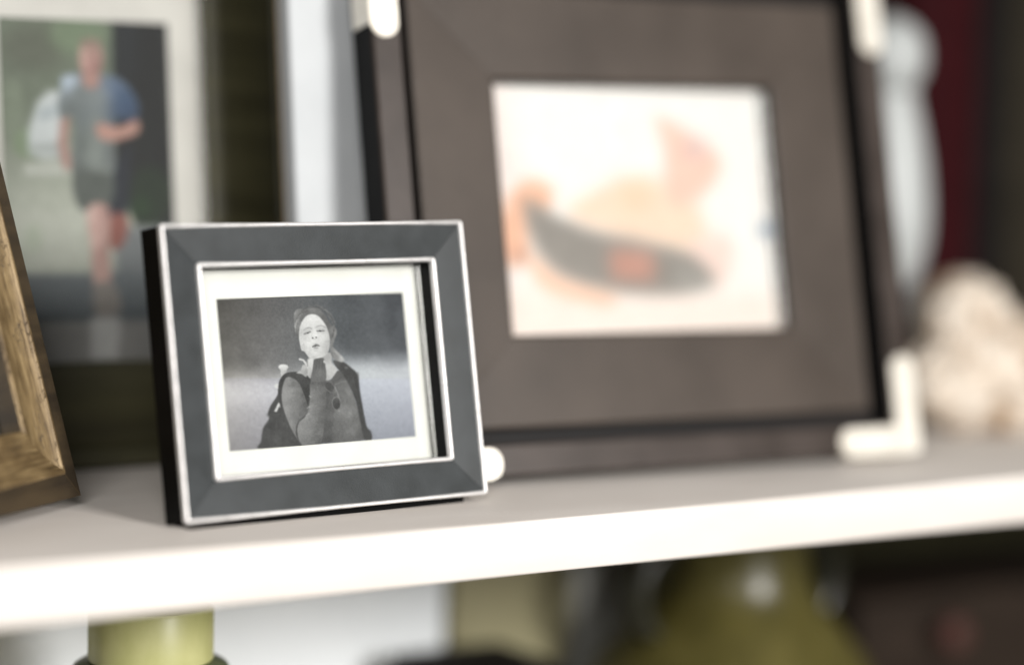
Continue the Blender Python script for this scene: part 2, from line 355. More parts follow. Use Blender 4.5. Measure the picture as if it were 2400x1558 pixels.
    # face
    p.field([(790, 486), (800, 405), (840, 334), (890, 308), (948, 320), (1002, 378), (1036, 450), (1052, 530), (1046, 600), (1024, 646), (986, 674), (930, 690), (884, 682), (850, 642), (832, 622), (810, 610), (796, 545)],
        [(900, 350, 242), (840, 390, 232), (970, 390, 234), (1014, 440, 208), (808, 460, 206), (830, 530, 222), (872, 560, 238), (920, 470, 244), (918, 500, 240), (985, 520, 234), (1036, 550, 196), (930, 640, 238), (985, 648, 218), (876, 645, 216), (1030, 612, 196), (930, 686, 196), (860, 440, 224), (970, 425, 224), (815, 590, 214)], 9)
    p.ell(866, 452, 34, 16, 204, 12, .7, -14); p.ell(972, 436, 38, 16, 202, 12, .7); p.line([(906, 440), (900, 480), (893, 500)], 9, 214, 9, .6); p.ell(878, 520, 10, 22, 222, 10, .6)
    p.line([(830, 446), (850, 427), (876, 421), (898, 431)], 6, 152, 5, .85); p.line([(928, 421), (954, 406), (984, 404), (1012, 418)], 6, 148, 5, .85)
    p.line([(834, 475), (858, 468), (886, 456)], 8, 98, 4, .9); p.line([(940, 449), (966, 451), (1002, 446)], 8, 98, 4, .9); p.ell(968, 448, 9, 6, 60, 3, .9); p.ell(864, 467, 8, 5, 68, 3, .9)
    p.line([(838, 487), (882, 475)], 5, 198, 6, .6); p.line([(944, 467), (998, 461)], 5, 198, 6, .6)
    p.ell(906, 509, 7, 6, 88, 3); p.ell(935, 504, 9, 6, 92, 3); p.line([(896, 512), (920, 519), (948, 508)], 5, 184, 5, .7)
    p.poly([(902, 586), (918, 568), (934, 558), (950, 564), (968, 576), (938, 578)], 140, 4); p.line([(904, 584), (936, 576), (966, 576)], 5, 84, 3); p.ell(936, 594, 22, 8, 170, 6, .8); p.ell(936, 618, 22, 6, 206, 8, .7)
    p.line([(832, 560), (836, 612), (852, 644)], 5, 186, 7, .6)
    # forearm and gloved hand
    p.field([(895, 860), (1012, 862), (1020, 1040), (1006, 1200), (976, 1402), (822, 1416), (778, 1300), (792, 1226), (842, 1180), (868, 1128), (884, 1020)],
        [(900, 880, 114), (1000, 880, 108), (900, 980, 150), (960, 980, 136), (1012, 1000, 110), (890, 1090, 160), (950, 1100, 138), (1005, 1120, 110), (850, 1180, 168), (900, 1200, 146), (990, 1220, 112), (800, 1290, 158), (870, 1300, 150), (960, 1320, 122), (830, 1400, 142), (900, 1400, 132), (970, 1400, 106)], 5)
    for k in range(14): x, y = rnd.uniform(850, 970), rnd.uniform(930, 1370); p.line([(x, y), (x + rnd.uniform(20, 50), y + rnd.uniform(-30, 6))], rnd.uniform(6, 14), rnd.choice((112, 120, 168)), 12, .35)
    p.line([(880, 1000), (892, 1010)], 13, 182, 5, .8); p.line([(866, 1102), (880, 1090)], 12, 178, 6, .8); p.line([(852, 1165), (880, 1150)], 11, 182, 6, .8)
    p.line([(800, 1200), (776, 1252), (772, 1320)], 10, 96, 9, .7); p.line([(896, 870), (1010, 880)], 10, 94, 7, .8)
    p.field([(868, 694), (912, 690), (908, 780), (892, 850), (866, 830), (850, 770)], [(880, 710, 222), (900, 720, 226), (870, 780, 206), (890, 830, 186)], 4)
    p.field([(918, 694), (940, 676), (986, 670), (1008, 715), (1016, 866), (896, 872), (906, 780)], [(930, 700, 108), (980, 690, 122), (1000, 740, 112), (920, 780, 118), (960, 800, 138), (1000, 850, 124), (910, 860, 128)], 4)
    for x0_, x1_ in ((945, 934), (967, 960), (989, 990)): p.line([(x0_, 688), (x1_, 775)], 5, 86, 4, .7)
    p.poly([(912, 690), (940, 668), (978, 660), (990, 672), (940, 682)], 228, 4); p.ell(1004, 708, 8, 12, 216, 4)
    p.line([(797, 690), (826, 696), (848, 722), (858, 762)], 16, 226, 4); p.field([(812, 800), (822, 740), (852, 745), (866, 800), (850, 840)], [(830, 760, 206), (850, 800, 168), (825, 800, 190)], 5); p.line([(864, 700), (862, 750)], 6, 120, 4, .7)
    # sunglasses hung on the collar
    p.ell(1052, 915, 42, 34, 88, 7, .8, 30); p.line([(1012, 870), (1060, 880), (1092, 920), (1100, 968), (1060, 972), (1020, 940)], 5, 166, 4, .7)
    p.line([(1094, 920), (1120, 980), (1138, 1040)], 6, 182, 4, .9); p.ell(1108, 1062, 37, 57, 160, 4, .9, -6); p.field([(1108, 1010), (1136, 1040), (1138, 1090), (1112, 1116), (1082, 1090), (1078, 1040)], [(1100, 1030, 104), (1120, 1090, 70), (1090, 1080, 86)], 4); p.ell(1130, 1126, 8, 8, 176, 4, .8)
    p.im = np.interp(p.im, [0, 60, 90, 130, 160, 200, 235, 255], [0, 44, 73, 114, 147, 194, 236, 255]); p.mottle(3, 3.2, 2); p.mottle(9, 1.6, 3)
    return p

def paint_runner():
    p = Paint(893, 1545, 5); X, Y = p.X, p.Y
    top = np.array([108, 118, 98.]); mid = np.array([166, 170, 154.])
    t = np.clip((Y - 420) / 360, 0, 1)[..., None]; p.im = top * (1 - t) + mid * t
    p.ell(150, 180, 130, 90, (96, 100, 84), 60, .8); p.ell(330, 130, 120, 80, (118, 138, 104), 50, .8); p.ell(60, 420, 50, 120, (128, 140, 116), 40, .8); p.ell(120, 560, 60, 60, (122, 146, 104), 30, .7)
    p.raw([(470, 60), (760, 60), (760, 900), (560, 890), (480, 640)], (6, 9, 12), 16); p.ell(690, 300, 40, 200, (20, 24, 20), 40, .7); p.ell(600, 560, 40, 90, (16, 26, 18), 40, .7); p.raw([(475, 70), (580, 70), (560, 300), (480, 300)], (24, 40, 54), 40, .8)
    p.ell(620, 770, 95, 125, (30, 56, 18), 30); p.ell(580, 820, 40, 50, (44, 74, 26), 20, .7)
    p.raw([(160, 400), (205, 352), (270, 350), (270, 560), (262, 618), (182, 622), (128, 600), (122, 520)], (190, 197, 198), 26); p.raw([(168, 420), (262, 392), (262, 450), (160, 478)], (164, 174, 178), 18); p.raw([(124, 560), (262, 548), (262, 612), (130, 604)], (150, 156, 152), 18, .7); p.raw([(110, 640), (290, 630), (290, 690), (110, 690)], (184, 186, 176), 22, .8)
    p.ell(140, 940, 40, 60, (134, 160, 118), 22, .8); p.raw([(0, 830), (350, 830), (350, 1050), (0, 1060)], (176, 178, 164), 40, .7)
    p.raw([(480, 900), (800, 900), (800, 1300), (480, 1300)], (118, 122, 124), 28); p.raw([(0, 1085), (800, 1075), (800, 1275), (0, 1285)], (106, 112, 116), 24); p.raw([(0, 1285), (800, 1275), (800, 1545), (0, 1545)], (150, 147, 143), 20)
    p.poly([(450, 700), (530, 560), (545, 640), (520, 850), (440, 850)], (34, 42, 56), 10); p.poly([(455, 850), (520, 850), (520, 940), (480, 990), (450, 960)], (150, 82, 70), 8)
    p.poly([(262, 430), (292, 440), (284, 560), (300, 650), (268, 660), (244, 560)], (172, 130, 118), 7)
    p.poly([(258, 330), (300, 290), (345, 284), (372, 320), (430, 290), (510, 318), (566, 400), (560, 466), (470, 480), (462, 700), (310, 700), (312, 470), (252, 450)], (116, 124, 122), 8)
    p.field([(258, 330), (300, 290), (345, 284), (372, 320), (430, 290), (510, 318), (566, 400), (560, 466), (470, 480), (462, 700), (310, 700), (312, 470), (252, 450)], [(270, 320, (158, 172, 186)), (300, 420, (104, 112, 112)), (340, 360, (118, 126, 126)), (400, 380, (126, 134, 134)), (470, 340, (122, 136, 158)), (530, 380, (66, 90, 124)), (540, 450, (44, 62, 92)), (340, 560, (102, 110, 106)), (400, 600, (134, 142, 136)), (450, 600, (100, 106, 108)), (330, 690, (92, 98, 94)), (430, 690, (120, 126, 120))], 10)
    p.poly([(450, 300), (512, 322), (566, 402), (556, 470), (480, 466), (462, 380)], (58, 84, 122), 40, .6); p.ell(288, 312, 34, 26, (168, 184, 206), 12, .8); p.ell(400, 560, 40, 130, (128, 136, 130), 30, .6)
    p.poly([(566, 468), (572, 520), (480, 552), (412, 540), (398, 490), (430, 480), (490, 496)], (190, 136, 120), 8)
    p.poly([(308, 690), (464, 690), (452, 812), (336, 826)], (88, 94, 88), 8)
    p.field([(330, 220), (345, 168), (380, 150), (415, 170), (428, 225), (412, 285), (380, 302), (345, 280)], [(350, 200, (206, 160, 146)), (400, 200, (178, 130, 120)), (360, 250, (202, 150, 138)), (405, 260, (156, 108, 100)), (378, 168, (160, 128, 112)), (378, 295, (150, 104, 98))], 8); p.ell(378, 165, 44, 24, (150, 122, 108), 12, .7); p.poly([(348, 280), (408, 280), (410, 330), (375, 345), (345, 320)], (178, 130, 118), 8)
    p.line([(358, 215), (368, 214)], 8, (120, 84, 78), 5); p.line([(392, 214), (402, 215)], 8, (120, 84, 78), 5); p.line([(366, 262), (392, 262)], 7, (150, 92, 88), 5)
    p.field([(362, 820), (450, 816), (446, 960), (454, 1130), (390, 1140), (376, 980)], [(380, 840, (206, 164, 152)), (435, 840, (168, 122, 112)), (390, 960, (204, 160, 148)), (440, 980, (160, 116, 106)), (410, 1100, (188, 146, 134))], 10)
    p.poly([(386, 1130), (470, 1130), (494, 1240), (400, 1262)], (142, 134, 127), 16); p.raw([(372, 1262), (492, 1262), (488, 1440), (374, 1440)], (196, 193, 188), 26)
    g = p.im.mean(-1, keepdims=True); p.im = (g + (p.im - g) * .68); p.im = np.interp(p.im, [0, 40, 100, 180, 255], [0, 22, 94, 186, 255]); p.mottle(6, 2.5, 4)
    return p

def paint_pastel():
    p = Paint(1994, 1545, 7); X, Y = p.X, p.Y
    p.im = np.ones(X.shape + (3,)) * np.array([255, 249, 244.])
    p.raw([(-50, 0), (120, 0), (260, 500), (260, 1545), (-50, 1545)], (246, 226, 220), 130, .7); p.raw([(0, 1180), (1994, 1250), (1994, 1545), (0, 1545)], (254, 232, 220), 110, .7)
    p.poly([(520, 760), (760, 620), (920, 560), (1100, 600), (1320, 760), (1340, 1000), (1000, 950), (700, 870)], (253, 222, 198), 60); p.ell(930, 690, 110, 90, (250, 212, 182), 60, .7)
    p.poly([(1050, 230), (1230, 310), (1420, 430), (1440, 560), (1290, 720), (1120, 700), (1110, 420)], (251, 208, 190), 40); p.ell(1290, 420, 80, 50, (226, 196, 192), 36, .8, 20)
    p.poly([(140, 1050), (110, 900), (200, 660), (320, 590), (440, 640), (420, 760), (300, 800), (300, 1000), (230, 1070)], (248, 192, 162), 50); p.ell(250, 1020, 60, 50, (206, 158, 136), 36, .8); p.poly([(330, 1010), (480, 1130), (800, 1240), (760, 1300), (420, 1220), (300, 1080)], (250, 200, 172), 46, .9)
    p.poly([(1250, 950), (1480, 900), (1520, 1060), (1440, 1220), (1300, 1060)], (252, 220, 208), 46, .9)
    p.poly([(268, 700), (330, 712), (470, 800), (700, 886), (1000, 946), (1250, 1012), (1400, 1130), (1392, 1196), (1200, 1240), (900, 1232), (650, 1184), (480, 1116), (372, 1010), (300, 880)], (150, 143, 136), 56)
    p.raw([(775, 980), (1040, 1000), (1050, 1170), (790, 1155)], (208, 150, 132), 70, .85); p.raw([(1180, 1080), (1400, 1130), (1380, 1210), (1180, 1220)], (176, 172, 166), 50, .6)
    p.ell(1712, 880, 26, 46, (90, 118, 150), 20)
    p.im = p.blur(p.im, 4); p.mottle(30, 1.5, 9)
    return p

# ------------------------------------------------------------------ the setting
WALL_Y = 0.3235; SH_T = 0.0227
def structure(name, bm, m, smooth=None): return tag(from_bm(name, bm, m, None, smooth), kind='structure')
structure('shelf', box_bm(-0.75, 1.5, 0.0, WALL_Y, -SH_T, 0.0, .0012, 3), M['shelf'], 40)
structure('lower_shelf', box_bm(-0.75, 1.5, 0.0, WALL_Y, -.32 - SH_T, -.32, .0012, 3), M['shelf'], 40)
structure('back_wall', box_bm(-0.75, 1.5, WALL_Y, WALL_Y + .03, -.75, .75), M['wall'])

# ------------------------------------------------------------------ small charcoal frame with the black and white portrait
def frame_root(name, x, y, yaw, lean, label):
    return empty(name, (x, y, 0), (-lean, 0, yaw), label, 'picture frame')
W, H, lean = 0.15, 0.11967, 0.18977
f = frame_root('picture_frame', 0, 0.05453, 0.0795, lean, 'small charcoal frame with silver edges holding a black and white portrait')
prof = [(.0003, 0), (.0003, .0152), (.0015, .0160), (.0155, .0147), (.0168, .0144), (.0176, .0138), (.0176, .0), ]
rails('rail', W, H, prof, [M['black'], M['char']], [0, 1, 1, 1, 0, 0, 0], f, nsub=1)
bead('outer_edge', W, H, 0, .0017, .0148, .0172, M['silver'], f, rad=.0014)
bead('inner_edge', W, H, .0157, .0019, .0140, .0166, M['silver'], f, rad=.0016)
from_bm('mat', box_bm(.0178, W - .0178, -.0030, -.0010, .0178, H - .0178), M['mat'], f)
from_bm('backing_board', box_bm(.0178, W - .0178, -.0009, .0012, .0178, H - .0178), M['back'], f)
print_mesh('photo_print', .0310, .1244, .0276, .0902, .00315, paint_portrait(), [(100, 187), (1663, 118), (1785, 1345), (215, 1470)], .64, print_mat('portrait_print'), f, 420, 290)
from_bm('glass_pane', box_bm(.0178, W - .0178, -.0062, -.0050, .0178, H - .0178), M['pane'], f)
easel(f, W, H, lean, .052, M['back'])
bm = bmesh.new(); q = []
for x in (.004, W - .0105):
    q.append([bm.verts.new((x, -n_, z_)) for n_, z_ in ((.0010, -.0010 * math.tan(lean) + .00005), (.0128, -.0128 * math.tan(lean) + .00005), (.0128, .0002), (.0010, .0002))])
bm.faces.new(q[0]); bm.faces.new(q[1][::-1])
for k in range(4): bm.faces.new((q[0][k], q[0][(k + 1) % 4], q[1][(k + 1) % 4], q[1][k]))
M['under_shade'] = principled('black_under_shade', (.004, .004, .004), .95, spec=.05); from_bm('shade_strip', bm, M['under_shade'], f)  # added black wedge, stands in for the contact shadow under the frame

# ------------------------------------------------------------------ large brown frame with nickel corners
W, H, lean = 0.28446, 0.248, 0.20883
f = frame_root('picture_frame', 0.13059, 0.10232, -0.07397, lean, 'large brown frame with cream metal corner brackets and a pale orange picture')
rails('rail', W, H, [(0, 0), (0, .0195), (.0008, .0206), (.0135, .0206), (.0145, .0196), (.0145, 0)], [M['strip'], M['black']], [1, 0, 0, 0, 1, 1], f)
rails('channel', W, H, [(.0147, .001), (.0147, .0060), (.0218, .0060), (.0218, .001)], [M['channel']], None, f)
rails('panel', W, H, [(.0220, .001), (.0220, .0125), (.0230, .0132), (.0630, .0124), (.0645, .0114), (.0645, .001)], [M['brown'], M['channel']], [1, 0, 0, 0, 1, 1], f)
from_bm('backing_board', box_bm(.0647, W - .0647, -.0012, .0012, .0647, H - .0647), M['back'], f)
print_mesh('photo_print', .0647, W - .0647, .0647, H - .0647, .0022, paint_pastel(), [(35, 60), (1680, 84), (1800, 1450), (160, 1470)], .72, print_mat('pastel_print'), f, 130, 110)
from_bm('glass_pane', box_bm(.0647, W - .0647, -.0062, -.0048, .0647, H - .0647), M['pane'], f)
def bracket(cx, cz, sx, sz, parent):
    # an L plate with rounded ends over the corner, with a narrow flange down each outer side
    wd, ln, t0, t1 = .0128, .0480, .0207, .0217
    r = wd / 2; pts = [(-.0008, .002), (.0002, .0003), (.002, -.0008)]
    pts += [(ln - r + r * math.sin(R_(a)), r - r * math.cos(R_(a)) - .0008 * (a < 90)) for a in range(0, 181, 15)]
    pts += [(wd + .0015, wd), (wd, wd + .0015)]
    pts += [(r + r * math.cos(R_(a)) - .0008 * (a > 90), ln - r + r * math.sin(R_(a))) for a in range(0, 181, 15)]
    bm = bmesh.new(); lo = [bm.verts.new((cx + sx * x, -t0, cz + sz * z)) for x, z in pts]; hi = [bm.verts.new((cx + sx * x, -t1, cz + sz * z)) for x, z in pts]
    n = len(pts); top_f = bm.faces.new(hi); bm.faces.new(lo[::-1])
    for k in range(n): bm.faces.new((lo[k], lo[(k + 1) % n], hi[(k + 1) % n], hi[k]))
    bmesh.ops.recalc_face_normals(bm, faces=bm.faces)
    bmesh.ops.bevel(bm, geom=[e for e in top_f.edges], offset=.0005, segments=2, affect='EDGES')
    for a, b in (((-.0010, -.0002), (.004, ln - .006)), ((.004, ln - .006), (-.0010, -.0002))):
        q = box_bm(min(cx + sx * a[0], cx + sx * a[1]), max(cx + sx * a[0], cx + sx * a[1]), -.0209, -.0030, min(cz + sz * b[0], cz + sz * b[1]), max(cz + sz * b[0], cz + sz * b[1]), .0003, 1)
        me = bpy.data.meshes.new('tmp'); q.to_mesh(me); q.free(); bm.from_mesh(me); bpy.data.meshes.remove(me)
    return from_bm('corner_bracket', bm, M['bracket'], parent, 35)
for cx, cz, sx, sz in ((0, 0, 1, 1), (W, 0, -1, 1), (0, H, 1, -1), (W, H, -1, -1)): bracket(cx, cz, sx, sz, f)
easel(f, W, H, lean, .10, M['back'])
f.location.z = .0008

# ------------------------------------------------------------------ olive frame with the runner
x0 = -.066; lean = R_(6.48); W, H = .211, .276
f = frame_root('picture_frame', x0, .21608, R_(-1.19), lean, 'dark olive wooden frame with ivory mat around a photo of a runner')
I = .049
rails('rail', W, H, [(0, 0), (0, .0110), (.0012, .0120), (.0085, .0120), (.0098, .0108), (.0112, .0120), (.034, .0165), (.0475, .0150), (I, .0130), (I, 0)], [M['olive']], None, f)
from_bm('mat', box_bm(I + .0002, W - I - .0002, -.0085, -.0065, I + .0002, H - I - .0002), M['runmat'], f)
print_mesh('photo_print', -.0030 - x0, .0803 - x0, .0494, .2066, .0087, paint_runner(), [(5, 60), (690, 85), (741, 1432), (45, 1442)], .66, print_mat('runner_print'), f, 110, 200)
from_bm('glass_pane', box_bm(I + .0002, W - I - .0002, -.0115, -.0103, I + .0002, H - I - .0002), M['pane'], f)
from_bm('backing_board', box_bm(I + .0002, W - I - .0002, -.0063, -.0020, I + .0002, H - I - .0002), M['back'], f)
easel(f, W, H, lean, .075, M['back'])

# ------------------------------------------------------------------ distressed gold frame
def gold_mat():
    m = principled('distressed_gold_leaf', (.5, .36, .17), .42, metal=.25); N, L, b = nodes(m)
    uv = N.new('ShaderNodeUVMap'); uv.uv_map = 'UVMap'
    def noise_n(scale, detail=6, rough=.6):
        mp = N.new('ShaderNodeMapping'); mp.inputs['Scale'].default_value = scale; L.new(uv.outputs[0], mp.inputs[0])
        n = N.new('ShaderNodeTexNoise'); n.inputs['Scale'].default_value = 1; n.inputs['Detail'].default_value = detail; n.inputs['Roughness'].default_value = rough; L.new(mp.outputs[0], n.inputs['Vector']); return n, mp
    def ramp(src, stops):
        r = N.new('ShaderNodeValToRGB'); e = r.color_ramp.elements
        while len(e) < len(stops): e.new(.5)
        for q, (pos, c) in zip(e, stops): q.position = pos; q.color = (*c, 1) if len(c) == 3 else c
        L.new(src, r.inputs[0]); return r
    st, _ = noise_n((46, 760, 1), 8, .68)                       # long streaks
    col = ramp(st.outputs[0], [(.30, (.05, .031, .012)), (.43, (.16, .106, .046)), (.58, (.28, .198, .096)), (.76, (.43, .325, .185))])
    bl, _ = noise_n((55, 90, 1), 4, .5)                         # cloudy wear
    colw = ramp(bl.outputs[0], [(.34, (.30, .25, .19)), (.60, (1, 1, 1))])
    mx = N.new('ShaderNodeMix'); mx.data_type = 'RGBA'; mx.blend_type = 'MULTIPLY'; mx.inputs[0].default_value = .7; L.new(col.outputs[0], mx.inputs[6]); L.new(colw.outputs[0], mx.inputs[7])
    wn, _ = noise_n((420, 800, 1), 4, .7)
    mp = N.new('ShaderNodeMapping'); mp.inputs['Scale'].default_value = (260, 520, 1); L.new(uv.outputs[0], mp.inputs[0])
    ad = N.new('ShaderNodeMix'); ad.data_type = 'RGBA'; ad.blend_type = 'ADD'; ad.inputs[0].default_value = 1.0; L.new(mp.outputs[0], ad.inputs[6]); L.new(wn.outputs['Color'], ad.inputs[7])
    vo = N.new('ShaderNodeTexVoronoi'); vo.feature = 'DISTANCE_TO_EDGE'; vo.inputs['Scale'].default_value = 1; L.new(ad.outputs[2], vo.inputs['Vector'])
    ck = ramp(vo.outputs[0], [(.0, (1, 1, 1)), (.085, (0, 0, 0))])
    mk, _ = noise_n((60, 150, 1), 5, .65); mkr = ramp(mk.outputs[0], [(.53, (0, 0, 0)), (.60, (1, 1, 1))])
    mul = N.new('ShaderNodeMath'); mul.operation = 'MULTIPLY'; L.new(ck.outputs[0], mul.inputs[0]); L.new(mkr.outputs[0], mul.inputs[1])
    m2 = N.new('ShaderNodeMix'); m2.data_type = 'RGBA'; L.new(mul.outputs[0], m2.inputs[0]); L.new(mx.outputs[2], m2.inputs[6]); m2.inputs[7].default_value = (.03, .018, .008, 1)
    L.new(m2.outputs[2], b.inputs['Base Color'])
    rr = N.new('ShaderNodeMapRange'); rr.inputs['To Min'].default_value = .62; rr.inputs['To Max'].default_value = .42; L.new(st.outputs[0], rr.inputs[0]); L.new(rr.outputs[0], b.inputs['Roughness'])
    inv = N.new('ShaderNodeMath'); inv.operation = 'SUBTRACT'; L.new(st.outputs[0], inv.inputs[0]); L.new(mul.outputs[0], inv.inputs[1])
    bp = N.new('ShaderNodeBump'); bp.inputs['Strength'].default_value = .35; bp.inputs['Distance'].default_value = .0006; L.new(inv.outputs[0], bp.inputs['Height']); L.new(bp.outputs[0], b.inputs['Normal'])
    return m
M['gold'] = gold_mat()
M['umber'] = add_noise(principled('umber_frame_side', (.05, .032, .016), .55), (.020, .013, .006), (.048, .032, .015), (25, 25, 120), 7, .3, 700)
M['dusk'] = add_noise(principled('dark_old_picture', (.02, .012, .008), .5), (.002, .0015, .0015), (.05, .022, .009), (160, 160, 120), 6, 0, None, None, .45, .72)
W, H, lean, yaw = .16, .22, R_(16.08), R_(35.57)
f = frame_root('picture_frame', -.0209 - W * math.cos(yaw), .1266 - W * math.sin(yaw), yaw, lean, 'distressed gold frame with crackled paint, turned towards the other frames')
rails('rail', W, H, [(0, 0), (0, .0174), (.0100, .0187), (.0108, .0196), (.0120, .0197), (.0130, .0188), (.0155, .0177), (.0195, .0168), (.0240, .0165), (.0280, .0176), (.0296, .0177), (.0312, .0168), (.0315, .0)],
      [M['gold'], M['umber']], [1, 1, 0, 0, 0, 0, 0, 0, 0, 0, 0, 1, 1], f, nsub=40, wob=.00022)
I = .0319
from_bm('picture', box_bm(I, W - I, -.0045, -.0025, I, H - I), M['dusk'], f)
from_bm('glass_pane', box_bm(I, W - I, -.0085, -.0072, I, H - I), M['pane'], f)
from_bm('backing_board', box_bm(I, W - I, -.0024, .0008, I, H - I), M['back'], f)
easel(f, W, H, lean, .08, M['back'])

# ------------------------------------------------------------------ pale canvas board leaning on the wall
lean = R_(6.5); W, H = .125, .36
f = empty('canvas_board', (.1075, .1455, 0), (-lean, 0, 0), 'pale grey blank canvas board standing behind the large brown frame', 'canvas board')
from_bm('canvas', box_bm(0, W, -.0125, -.0005, 0, H, .0015, 3), M['board'], f, 40)
M['pine'] = add_noise(principled('pine_stretcher', (.5, .36, .2), .6), (.42, .29, .16), (.55, .41, .25), (20, 20, 160), 6)
for a in ((.003, .020, .004, H - .004), (W - .020, W - .003, .004, H - .004), (.0205, W - .0205, .004, .022), (.0205, W - .0205, H - .022, H - .004)):
    from_bm('stretcher_bar', box_bm(a[0], a[1], 0, .006, a[2], a[3], .0005, 1), M['pine'], f)
easel(f, W, H, lean, .075, M['back'])

# ------------------------------------------------------------------ white bottle, coral and books at the far end
M['glaze'] = add_noise(principled('white_glaze', (.62, .64, .64), .42), (.33, .345, .34), (.40, .415, .41), (40, 40, 40), 5, .1, 300)
M['slate'] = add_noise(principled('slate_plinth', (.035, .045, .05), .6), (.028, .037, .042), (.05, .062, .07), (60, 60, 60), 6, .4, 500)
f = empty('stoppered_bottle', (.510, .2, 0), (0, 0, 0), 'white glazed teardrop bottle with ball stopper on a dark slate plinth', 'bottle')
from_bm('plinth', lathe_bm([(.024, 0), (.025, .001), (.025, .006), (.021, .010), (.0185, .058), (.020, .066), (.020, .070), (.019, .071)]), M['slate'], f, 40)
from_bm('body', lathe_bm(smooth_prof([(.012, .0712), (.0195, .082), (.0243, .100), (.0250, .118), (.0230, .142), (.0195, .162), (.0158, .178), (.0150, .184)])), M['glaze'], f, 60)
from_bm('stopper', lathe_bm(smooth_prof([(.0130, .1842), (.0155, .188), (.0192, .196), (.0200, .204), (.0182, .2145), (.0118, .2225), (.0010, .2275)])), M['glaze'], f, 60)

M['coral'] = add_noise(principled('beige_coral', (.5, .43, .36), .8), (.30, .20, .12), (.68, .60, .51), (48, 48, 48), 8, .9, 260, None, .36, .56, dist=.004)
def coral(name, loc, blobs, seed, label):
    bm = bmesh.new()
    for (x, y, z, r, sx, sz) in blobs:
        g = bmesh.ops.create_icosphere(bm, subdivisions=4, radius=r)
        for v in g['verts']: v.co = Vector((x + v.co.x * sx, y + v.co.y, max(z + v.co.z * sz, .0)))
    o = from_bm(name, bm, M['coral']); o.location = loc
    rm = o.modifiers.new('remesh', 'REMESH'); rm.mode = 'VOXEL'; rm.voxel_size = .0016; rm.use_smooth_shade = True
    dg = bpy.context.evaluated_depsgraph_get(); me = bpy.data.meshes.new_from_object(o.evaluated_get(dg)); o.modifiers.clear(); o.data = me
    for v in me.vertices:
        c = v.co * 95 + Vector((seed, seed, 0)); d = .0042 * noise.fractal(c, .9, 2.1, 5) + .0022 * abs(noise.noise(c * 2.7))
        q = v.co + v.normal * d; q.z = max(q.z, 0.0); v.co = q
    for p in me.polygons: p.use_smooth = True
    return tag(o, label, 'coral')
coral('coral', (.538, .158, 0), [(-.002, .004, .058, .026, 1.0, 1.0), (.014, .0, .038, .035, 1.25, .75), (-.022, -.004, .024, .025, 1.1, .9), (.020, -.010, .022, .026, 1.1, .85), (.0, -.016, .012, .03, 1.3, .5), (.040, .002, .016, .018, 1.2, .9)], 3.1, 'rough beige coral lump beside the white bottle')
coral('coral', (.607, .125, 0), [(0, 0, .018, .022, 1.3, .9), (-.016, -.006, .010, .016, 1.2, .8), (.02, .004, .016, .02, 1, 1)], 8.7, 'smaller beige coral piece lying beside the taller coral lump')

def book(x, y, wd, dp, ht, col, label, ribs=True):
    f = empty('book', (x, y, 0), (0, 0, 0), label, 'book', None)
    cm = add_noise(principled('cloth_' + label.split()[0], col, .8, spec=.08), tuple(c * .8 for c in col), tuple(c * 1.2 for c in col), (60, 60, 60), 5, .4, 1500)
    pm = M.setdefault('pages', add_noise(principled('page_block', (.55, .5, .4), .9), (.48, .43, .33), (.58, .53, .43), (900, 4, 4), 3))
    t = .0025
    from_bm('front_cover', box_bm(0, t, .004, dp, 0, ht, .0006), cm, f, 40); from_bm('rear_cover', box_bm(wd - t, wd, .004, dp, 0, ht, .0006), cm, f, 40)
    bm = bmesh.new(); n = 12; rows = []
    for k in range(n + 1):
        a = math.pi * k / n; xx = wd / 2 - (wd / 2) * math.cos(a); yy = .0038 - .006 * math.sin(a)
        rows.append([bm.verts.new((xx, yy, 0)), bm.verts.new((xx, yy, ht)), bm.verts.new((min(max(xx, .001), wd - .001), yy + .0018, ht)), bm.verts.new((min(max(xx, .001), wd - .001), yy + .0018, 0))])
    for a, b in zip(rows, rows[1:]):
        for k in range(4): bm.faces.new((a[k], a[(k + 1) % 4], b[(k + 1) % 4], b[k]))
    bm.faces.new(rows[0]); bm.faces.new(rows[-1][::-1]); from_bm('spine', bm, cm, f, 30)
    from_bm('pages', box_bm(t + .0002, wd - t - .0002, .0062, dp - .004, .003, ht - .004), pm, f)
    return f
book(.5640, .240, .055, .08, .29, (.020, .002, .003), 'maroon cloth book standing by the back wall')
book(.6205, .243, .024, .078, .27, (.006, .005, .005), 'slim black book standing beside the maroon book')
book(.6455, .241, .047, .08, .30, (.018, .015, .010), 'dark olive brown book standing beside the slim black book')
book(.6935, .243, .038, .078, .28, (.015, .013, .009), 'dark grey book standing beside the dark olive brown book')

